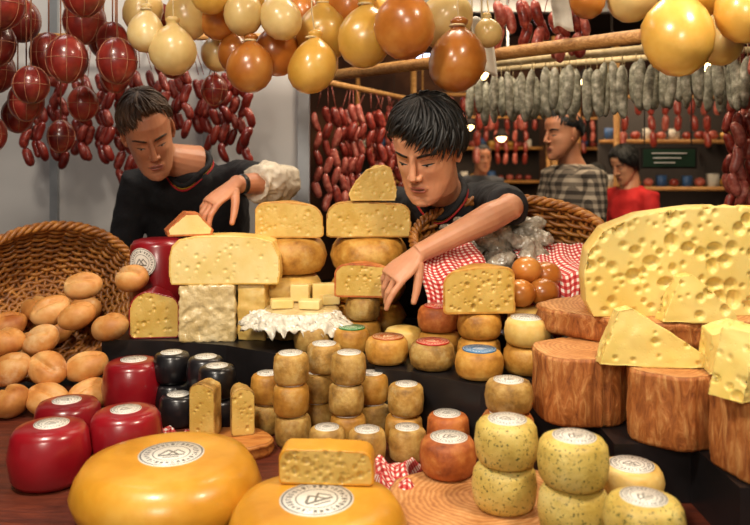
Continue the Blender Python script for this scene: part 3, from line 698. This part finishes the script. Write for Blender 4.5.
def head(e,c,f,roll,neck,skin,hairm,style,sc=1.0,wide=1.0,long=1.0,nk=1.0):
    f=V3(f).normalized(); y=-f; x=y.cross(V3((0,0,1))).normalized(); z=x.cross(y)
    T=Matrix.Translation(V3(c))@Matrix((x,y,z)).transposed().to_4x4()@Matrix.Rotation(roll,4,'Y')@Matrix.Diagonal((sc*wide,sc,sc*long,1))
    g=G(); R=[]
    for zz,w,yf,yb in ((-.121,.018,-.080,-.050),(-.112,.034,-.089,-.03),(-.095,.050,-.089,.0),(-.07,.060,-.086,.03),(-.045,.066,-.085,.06),(-.02,.070,-.085,.08),(.005,.072,-.084,.092),(.03,.0735,-.087,.098),(.06,.0735,-.086,.099),(.085,.067,-.072,.09),(.105,.048,-.045,.066),(.116,.02,-.012,.035)):
        cy=(yf+yb)/2; b=(yb-yf)/2
        R.append([T@V3((w*math.copysign(abs(math.cos(t))**.9,math.cos(t)),cy+b*math.sin(t),zz)) for t in [2*pi*i/32 for i in range(32)]])
    g.loft(R)
    def E(p,r,Rm=None):
        k=G(); k.ell(p,r,Rm,0,14,9); k.xf(T); g.add(k.V,k.F)
    k=G(); k.tube([(0,-.080,.026),(0,-.089,.010),(0,-.097,-.010),(0,-.104,-.026),(0,-.095,-.036)],[.0080,.0078,.0084,.0105,.008],12); k.xf(T); g.add(k.V,k.F)
    for sx in (-1,1):
        E((sx*.0115,-.092,-.031),(.0074,.010,.007))
        E((sx*.077,.012,-.004),(.0065,.017,.030),Matrix.Rotation(sx*.4,3,'Z')); E((sx*.074,.006,-.03),(.006,.009,.010))
    E((0,-.081,-.064),(.026,.009,.016)); E((0,-.080,-.107),(.020,.012,.012))
    ne=V3(neck); nh=T@V3((0,.025,-.05)); nm_=T@V3((0,.022,-.10))
    g.tube([nh,nm_.lerp(ne,.25),ne.lerp(nm_,.3),ne+(ne-nm_).normalized()*.03],[.052*sc,.053*sc,.056*nk,.066*nk],20)
    o=g.obj('head',[skin],parent=e); voxel(o,.0025,3)
    co,nr=getco(o.data); Ti=np.array(T.inverted()); L=co@Ti[:3,:3].T+Ti[:3,3]; fw=np.array(T.to_3x3()@V3((0,1,0)))
    fr=(L[:,1]<-.035)
    def g0(cx,cz,rx,rz,am): return np.where(fr,am*np.exp(-((L[:,0]-cx)/rx)**2-((L[:,2]-cz)/rz)**2),0)
    push=np.zeros(len(co))
    for sx in (-1,1):
        push+=g0(sx*.030,.004,.018,.010,.0070); push-=g0(sx*.031,.0035,.0135,.0085,.0060)
        push-=g0(sx*.030,.026,.022,.007,.0024); push+=g0(sx*.014,.012,.008,.012,.0025)
        push+=g0(sx*.027,-.050,.007,.016,.0012); push-=g0(sx*.043,-.020,.018,.016,.0040); push+=g0(sx*.047,-.058,.016,.018,.0015)
    push+=g0(0,-.048,.004,.007,.0016); push+=g0(0,-.087,.018,.005,.003)
    co=co+push[:,None]*fw[None,:]; setco(o,co)
    L=co@Ti[:3,:3].T+Ti[:3,3]; F=L[(L[:,1]<-.03)]
    def fy(x_,z_):
        d=(F[:,0]-x_)**2+(F[:,2]-z_)**2; return float(F[np.argmin(d),1])
    g=G()
    for sx in (-1,1):
        pts=[(sx*(.031+t*.0125),fy(sx*(.031+t*.0125),-.002-.0015*(1-t*t))+.0008,-.0025-.0016*(1-t*t)) for t in (-1,-.6,-.2,.2,.6,1)]
        g.tube(pts,[.0004,.0014,.0018,.0018,.0014,.0004],8,0)
        px=sx*.031-.001; g.ell((px,fy(px,-.0035)-.0003,-.0040),(.0040,.0018,.0019),None,1,12,8)
    g.xf(T); g.obj('eyes',['eyew','iris'],parent=e)
    g=G()
    for sx in (-1,1):
        pts=[(sx*(.031+t*.0145),fy(sx*(.031+t*.0145),-.0008)-.0003,-.0008-.0015*t*t) for t in (-1,-.6,-.2,.2,.6,1)]
        g.tube(pts,[.0004,.0013,.0018,.0019,.0018,.0006],6,0)
        pts=[(sx*(.031+t*.015),fy(sx*(.031+t*.015),.0115),.0125-.004*t*t) for t in (-1,-.5,0,.5,1)]
        g.tube(pts,[.0002,.0005,.0006,.0005,.0002],5,1)
    g.xf(T); g.obj('eyelids',[hairm,'crease'],parent=e)
    g=G()
    for sx in (-1,1):
        P=[(.012,.0215),(.020,.0248),(.032,.0272),(.044,.0256),(.053,.020)]
        for q in (-1,0,1):
            g.tube([(sx*a,fy(sx*a,b)-.0002,b+q*.0015) for a,b in P],[.0014,.0022,.0022,.0017,.0006],6,0)
    g.xf(T); g.obj('eyebrows',[hairm],parent=e)
    g=G()
    for row,(zz,rr) in enumerate(((-.0615,(.0006,.0030,.0034,.0030,.0034,.0030,.0006)),(-.0705,(.0006,.0032,.0042,.0044,.0042,.0032,.0006)))):
        xs=(-.024,-.015,-.007,0,.007,.015,.024)
        g.tube([(a,fy(a,-.066)+.0014,(zz if abs(a)<.02 else -.066)+(0 if row else (.0008 if abs(a)==.007 else 0))) for a in xs],list(rr),8,0)
    g.tube([(a,fy(a,-.066)-.0008*(1-(a/.026)**2),-.0660) for a in (-.025,-.015,-.005,.005,.015,.025)],[.0004,.0009,.0011,.0011,.0009,.0004],6,1)
    for sx in (-1,1): g.ell((sx*.0075,fy(sx*.0075,-.0375)+.0008,-.0385),(.0028,.0022,.0016),None,1,8,6)
    g.xf(T); g.obj('lips',['lip','crease'],parent=e)
    def thend(a):
        a=abs((a+pi)%(2*pi)-pi); pts=style['end']; k=a/pi*(len(pts)-1); i=min(int(k),len(pts)-2); return math.radians(pts[i]+(pts[i+1]-pts[i])*(k-i))
    def sk(th,a,off):
        return V3(((.0755+off)*math.sin(th)*math.sin(a),.006-(.0975+off)*math.sin(th)*math.cos(a),.012+(.109+off)*math.cos(th)))
    g=G(); rr=[]
    for j in range(18): rr.append([sk(max(.01,(thend(a)-.03)*j/17),a,.002+style['vol']*.5*math.sin(pi*min(1,(j+3)/20))) for a in [2*pi*i/64 for i in range(64)]])
    g.loft(rr,0,False)
    for i in range(style['n']):
        a=rnd(-pi,pi); te=thend(a)*rnd(.90,1.04+style.get('rag',0)); t0=rnd(.0,.8)*te; off=rnd(0,1)**.7*style['vol']; sw=(rnd(-.3,.3)+style.get('sweep',0)*math.cos(a/2))
        pts=[];K=7; lift=rnd(0,style.get('lift',.003))
        for k in range(K):
            t=k/(K-1); pts.append(sk(t0+(te-t0)*t,a+sw*t,.001+off*(1-.55*t)+lift*math.sin(t*pi)+lift*.8*t))
        w=style['w']*rnd(.6,1.2); g.tube(pts,[w*.4,w*.9,w,w*.9,w*.75,w*.5,w*.08],6,0,flat=.5)
    g.xf(T); g.obj('hair',[hairm],parent=e)
def sleeve(g,sh,el,end,r0,r1,inner):
    sh=V3(sh);el=V3(el)
    g.tube([V3(inner),sh.lerp(V3(inner),.35),sh,sh.lerp(el,.35),sh.lerp(el,.75)],[r0*.9,r0*1.05,r0,r0*.93,r1],18)
    if end>=.9: g.tube([sh.lerp(el,.6),sh.lerp(el,end)],[r1,r1*1.06],16)
def person(name,J,shirt='shirtb',skin='skin',hairm='hairb',style=None,sc=1,trim=True,forecuff=None,vox=.008,wide=1.0,watch=False,long=1.0):
    e=empty(name,(J['pelvis'][0],J['pelvis'][1],0))
    right=V3(J['shR'])-V3(J['shL'])
    g=G(); pv,ch,nb=V3(J['pelvis']),V3(J['chest']),V3(J['neck'])
    wa=pv.lerp(ch,.45); up=ch.lerp(nb,.55)
    g.loft(tangent_rings([pv+V3((0,0,-.06)),pv,wa,ch,up,ch.lerp(nb,.82),nb],right,[(.165*sc,.12*sc),(.165*sc,.118*sc),(.15*sc,.11*sc),(.178*sc,.125*sc),(.175*sc,.105*sc),(.12*sc,.08*sc),(.068*sc,.066*sc)]))
    for s in 'LR':
        sleeve(g,J['sh'+s],J['el'+s],J.get('sl'+s,.75),.060*sc,.052*sc,up.lerp(V3(J['sh'+s]),.3))
    o=g.obj('shirt',[shirt],parent=e); voxel(o,vox,4); rumple(o,.012,9)
    g=G()
    g.loft(tangent_rings([pv+V3((0,0,.03)),pv+V3((0,0,-.05)),pv+V3((0,0,-.12))],right,[(.158*sc,.112*sc),(.165*sc,.118*sc),(.15*sc,.11*sc)]))
    rn=right.normalized(); fwd=V3((0,0,1)).cross(rn)
    for s in (-1,1):
        h=pv+rn*s*.09*sc+V3((0,0,-.08)); kn=V3((h.x,h.y,.5*sc))+fwd*-.02; an=V3((h.x,h.y,.08))
        g.tube([h,h.lerp(kn,.5),kn,kn.lerp(an,.5),an],[.09*sc,.08*sc,.062*sc,.058*sc,.05*sc],16)
    o=g.obj('trousers',['trous'],parent=e); voxel(o,.015,2)
    g=G()
    for s in (-1,1):
        h=pv+rn*s*.09*sc; g.ell((h.x,h.y,.045),(.045,.05,.044)); g.ell(V3((h.x,h.y,.035))+J.get('face',V3((0,-1,0)))*.08,(.045,.095,.034))
    g.obj('shoes',['shoe'],parent=e)
    for s in 'LR':
        el,wr=V3(J['el'+s]),V3(J['wr'+s]); sh=V3(J['sh'+s]); g=G()
        k_=J.get('arm',1.0)*sc
        g.tube([sh.lerp(el,.55),el],[.043*k_,.037*k_],16); g.ell(el,.037*k_)
        g.tube([el,el.lerp(wr,.22),el.lerp(wr,.6),wr],[.035*k_,.041*k_,.032*k_,.025*k_],16)
        hand(g,wr,J['hd'+s],J['hn'+s],J['hs'+s],J.get('curl'+s,(.35,.45,.3)),sc*1.0,J.get('spr',.06),J.get('th'+s,(.75,.62,-.25)))
        o=g.obj('arm_and_hand',[skin],parent=e); voxel(o,.0022 if vox<.01 else .004,2)
    if forecuff:
        g=G(); el,wr,sh=V3(J['elR']),V3(J['wrR']),V3(J['shR'])
        g.tube([sh.lerp(el,.60),sh.lerp(el,.82),el,el.lerp(wr,.25),el.lerp(wr,.52)],[.053,.059,.060,.058,.052],20); g.ell(el,.057)
        g.tube([el.lerp(wr,.42),el.lerp(wr,.56)],[.056,.054],20)
        o=g.obj('rolled_sleeve',[forecuff],parent=e); voxel(o,.004,2); rumple(o,.016,16)
    if watch:
        g=G(); el,wr=V3(J['elR']),V3(J['wrR']); p=wr.lerp(el,.10); q=wr.lerp(el,.17); g.tube([p,q],[.029,.030],20); g.obj('wristwatch',['watch'],parent=e)
    if trim:
        ax=(nb-ch).normalized(); x=(right-ax*right.dot(ax)).normalized(); y=ax.cross(x)
        if y.y<0: y=-y
        for rr,off,m in ((.070,.006,'shirtb'),(.075,-.002,'yel'),(.079,-.008,'redt')):
            g=G(); pts=[]
            for i in range(40):
                t=2*pi*i/40; dip=max(0,-math.sin(t))**4
                pts.append(nb+x*math.cos(t)*rr*sc+y*math.sin(t)*(rr*.98)*sc+ax*(off-.035*dip)-y*dip*.012)
            g.tube(pts,.010 if m=='shirtb' else .003,8,0,True); g.obj('collar',[m],parent=e)
    head(e,J['head'],J['look'],J.get('roll',0),nb,skin,hairm,style,J.get('hsc',1)*1.0,wide,long,sc if sc<1 else 1)
    return e
bangs={'end':[52,56,72,84,94,104,110],'vol':.018,'n':900,'w':.0042,'sweep':-.55,'rag':.16,'lift':.009}
short={'end':[42,46,66,80,96,106,110],'vol':.013,'n':900,'w':.0034,'sweep':.3,'rag':.04,'lift':.007}
short2={'end':[50,54,74,84,98,106,110],'vol':.007,'n':300,'w':.005}
longh={'end':[50,60,92,118,136,146,150],'vol':.02,'n':400,'w':.006}
person('cheese_vendor_man',dict(pelvis=(.22,2.54,.96),chest=(.20,2.36,1.33),neck=(.185,2.14,1.53),head=(.137,1.975,1.645),look=(-.42,-.76,-.50),roll=.06,
  shR=(.335,2.19,1.50),elR=(.352,1.955,1.490),wrR=(.105,1.865,1.378),hdR=(-.70,-.30,-.58),hnR=(-.40,-.62,.62),hsR=-1,curlR=((.12,.22,.2),(.40,.45,.3),(.55,.55,.35),(.65,.6,.4)),slR=.95,
  shL=(.03,2.26,1.49),elL=(-.02,2.40,1.23),wrL=(.02,2.38,.99),hdL=(0,-.1,-1),hnL=(-1,0,0),hsL=1,hsc=1.10,thR=(.55,.8,-.6),arm=.95),style=bangs,long=.97)
person('cheese_vendor_man',dict(pelvis=(-.62,2.66,1.0),chest=(-.61,2.58,1.40),neck=(-.605,2.43,1.605),head=(-.69,2.28,1.70),look=(.36,-.74,-.56),roll=-.28,
  shR=(-.445,2.45,1.56),elR=(-.285,2.27,1.548),wrR=(-.395,2.11,1.545),hdR=(-.60,-.40,-.50),hnR=(-.30,-.45,.80),hsR=-1,curlR=(.25,.4,.3),
  shL=(-.79,2.50,1.54),elL=(-.86,2.52,1.27),wrL=(-.80,2.42,1.06),hdL=(.1,-.1,-1),hnL=(-1,0,0),hsL=1,hsc=1.04,thR=(.6,.7,-.6)),skin='skin2',hairm='hairbr',style=short,trim=True,forecuff='cuff',wide=.92,watch=True,long=1.02)
slab('cheese_wedge',[(-.058,0),(.055,0),(.06,.014),(.02,.060),(-.012,.062),(-.062,.014)],.08,(-.482,1.962,1.414),(.0,0,.35),('paprika','paste'),8,(.002,.003),.002,.006)
def bystander(name,x,y,top,f,shirt,skin,hairm,style,sc=1,trim=False):
    f=V3(f).normalized(); h=V3((f.x,f.y,0)).normalized(); r=V3((-h.y,h.x,0)); z=top-.12*sc
    if r.x<0: r=-r
    P=lambda a,b,c: tuple(V3((x,y,0))+r*a*sc+h*b*sc+V3((0,0,c)))
    nb=z-.145*sc
    person(name,dict(pelvis=P(0,-.05,nb-.55*sc),chest=P(0,-.05,nb-.2*sc),neck=P(0,-.03,nb),head=P(0,.02,z),look=tuple(f),
      shR=P(.17,-.03,nb-.06*sc),elR=P(.21,-.0,nb-.34*sc),wrR=P(.18,.16,nb-.42*sc),hdR=tuple(h+V3((0,0,-.3))),hnR=(0,0,1),hsR=1,
      shL=P(-.17,-.03,nb-.06*sc),elL=P(-.21,-.0,nb-.34*sc),wrL=P(-.18,.16,nb-.42*sc),hdL=tuple(h+V3((0,0,-.3))),hnL=(0,0,1),hsL=1,face=h,hsc=sc),
      shirt,skin,hairm,style,sc,trim,vox=.012)
bystander('bystander_man',.92,3.6,1.87,(-.9,-.35,-.1),'plaid','skin2','hairb',short2)
bystander('bystander_woman',1.58,4.7,1.72,(-.8,-.4,-.4),'shirtr','skin','hairb',longh,.95)
bystander('bystander_child',1.62,5.5,1.60,(-.3,-.9,-.1),'shirtr','skin2','hairb',longh,.85)
bystander('bystander_man',.95,6.7,1.78,(.2,-.9,-.1),'shirtg','skin2','hairb',short2)
bystander('bystander_woman',.62,7.4,1.7,(.6,-.6,-.1),'shirtg','skin','hairbr',longh)
# ---------------------------------------------------------------- room
g=G(); g.box((0,4,-.05),(14,13,.1)); g.obj('floor',['floor'],smooth=False)
g=G(); g.box((0,4,3.45),(14,13,.1))
for y in (3.5,5,6.5,8): g.box((0,y,3.3),(14,.12,.15),1)
g.obj('ceiling',['dark','alu'],smooth=False)
g=G(); g.box((0,10.5,1.7),(14,.1,3.4)); g.obj('wall_back',['hallwall'],smooth=False)
g=G(); g.box((7,4,1.7),(.1,13,3.4)); g.obj('wall_right',['hallwall'],smooth=False)
g=G(); g.box((-7,4,1.7),(.1,13,3.4)); g.obj('wall_left',['hallwall'],smooth=False)
g=G(); g.box((-1.68,2.98,1.5),(2.82,.04,3.0))
for x in (-.28,-.66,-1.26,-1.86): g.box((x,2.953,1.5),(.03 if x<-.3 else .045,.03,3.0),1)
g.obj('wall_stall_partition',['wallw','alu'],smooth=False)
for (x0,x1,y,bw) in ((.3,1.4,6.0,0),(1.95,4.6,6.2,1),(-.2,2.0,8.8,1),(2.4,5.5,9.0,1)):
    g=G(); cx=(x0+x1)/2; w=x1-x0
    g.box((cx,y,.5),(w,.6,1.0),0); g.box((cx,y,1.02),(w+.05,.66,.04),1)
    if bw: g.box((cx,y+.35,1.1),(w,.05,2.2),2)
    for zz in (1.4,1.8):
        if bw: g.box((cx,y+.22,zz),(w,.22,.03),1)
    for k in range(int(w*9)):
        xx=x0+.06+k*.11; r=rnd(.035,.05)
        for zz in ((1.04,1.416,1.816) if bw else (1.04,)):
            mi=random.choice([3,4,5,6,7]); yy=y+(-.1 if zz<1.1 else .22)
            if mi>=6: g.box((xx,yy,zz+r*1.1),(r*1.7,r*1.4,r*2.2),mi)
            else: g.ell((xx,yy,zz+r*.8),(r,r,r*.8),None,mi,10,7)
    g.tube([(x0,y-.15,2.15),(x1,y-.15,2.15)],.015,6,1)
    for xx in (x0,x1): g.tube([(xx,y-.15,0),(xx,y-.15,2.6)],.025,6,1)
    for k in range(int(w*9)):
        xx=x0+.06+k*.11; z=2.13
        for q in range(random.choice([1,2,3,4])): link(g,(xx,y-.15+rnd(-.03,.03),z),(xx+rnd(-.02,.02),y-.15,z-.13),.028,random.choice([4,4,5])); z-=.13
    g.obj('background_market_stall',['hallwall','pole','dark','prov_y','saus','saus2','paper','bluebox'])
def lampo(x,y,z,m='lamp',r=.05):
    g=G(); g.ell((0,0,0),r,None,0,14,9); g.lathe([(r*.4,r*1.6),(r*.9,r*1.1),(r*1.7,-.1*r),(r*1.75,-.12*r),(r*.95,r*1.2),(r*.4,r*1.7)],16,None,1)
    g.tube([(0,0,r*1.5),(0,0,3.4-z)],.004,5,1); g.obj('pendant_lamp',[m,'dark'],(x,y,z))
for p in ((.75,5.3,2.25),(1.5,5.3,2.2),(2.3,5.2,2.3),(.95,7.6,2.0),(1.9,7.8,2.1),(2.9,7.9,2.0),(.40,6.9,1.85),(3.2,5.2,2.2),(.2,7.9,2.0),(1.35,8.0,1.9),(2.4,7.6,1.85),(.7,8.0,1.75)): lampo(*p)
g=G(); g.box((0,0,0),(.24,.02,.09),0); g.box((0,-.011,0),(.22,.006,.075),1)
for k in range(3): g.box((-.01*k,-.0155,.02-.02*k),(.15-.03*k,.002,.006),2)
g.tube([(-.1,0,.045),(-.1,0,1.77)],.003,5,0); g.tube([(.1,0,.045),(.1,0,1.77)],.003,5,0)
g.obj('price_signboard',['dark','green','paper'],(1.25,3.2,1.63),smooth=False)
for x,y,z in ((.30,2.2,1.87),(.55,2.3,2.02)):
    cloth('paper_sheet','paper',(lambda X,Y,Z:(lambda u,v:(X+.06*u-.02*v,Y+.02*math.sin(u*3),Z+.16*v+.01*math.sin(u*5))))(x,y,z),8,12,1,1)
g=G(); g.box((0,0,0),(.9,.05,.12),0); g.tube([(-.4,0,.06),(-.4,0,.9)],.01,5,1); g.tube([(.4,0,.06),(.4,0,.9)],.01,5,1); g.obj('light_box_sign',['lampc','alu'],(.75,6.5,2.5),smooth=False)
# ---------------------------------------------------------------- lights
def area(name,loc,tgt,size,power,col):
    l=bpy.data.lights.new(name,'AREA'); l.energy=power; l.color=col; l.size=size
    o=bpy.data.objects.new(name,l); S.collection.objects.link(o); o.location=loc
    o.rotation_euler=(V3(tgt)-V3(loc)).to_track_quat('-Z','Y').to_euler(); return o
warm=(1,.85,.66)
area('stall_lamp_left',(-.7,.75,2.75),(-.3,1.8,1.2),.22,29,(1,.89,.74))
area('stall_lamp_right',(.8,.8,2.8),(.2,1.6,1.2),.22,26,warm)
area('stall_lamp_rear',(.3,2.35,2.9),(.1,2.1,1.3),.3,13,warm)
area('front_fill',(-.5,-.8,2.35),(-.25,2.0,1.45),.5,25,(1,.89,.75))  # added unseen fill from the front, brightens the left vendor under the hanging cheeses
area('partition_lamp',(-1.2,2.35,3.1),(-.9,2.95,1.6),.6,7,(1,.97,.93))
area('hall_lamp_or_fill',(.9,2.9,3.1),(1.0,3.7,1.4),.5,15,(1,.82,.6))  # added fill aimed at the bystanders, stands for no actual fixture
area('hall_lamp_or_fill',(.0,2.6,3.0),(.0,3.4,1.6),.4,10,(1,.85,.65))  # extra fill put in to brighten the sausages past the partition
area('hall_lamp_or_fill',(1.5,4.2,3.2),(1.5,5.2,1.2),1.5,55,(1,.78,.5))
area('hall_lamp_or_fill',(1.5,7.0,3.2),(1.5,8.5,1.2),2,110,(1,.74,.48))
w=bpy.data.worlds.new('W'); S.world=w; w.use_nodes=True; w.node_tree.nodes['Background'].inputs[0].default_value=(1,.88,.76,1); w.node_tree.nodes['Background'].inputs[1].default_value=.22
cam=bpy.data.cameras.new('Camera'); co_=bpy.data.objects.new('Camera',cam); S.collection.objects.link(co_)
co_.location=(0,0,1.6); co_.rotation_euler=(pi/2,0,0); cam.lens=36; cam.sensor_width=36; cam.shift_y=-.13
cam.dof.use_dof=True; cam.dof.focus_distance=1.75; cam.dof.aperture_fstop=4
S.camera=co_
S.view_settings.view_transform='Standard'
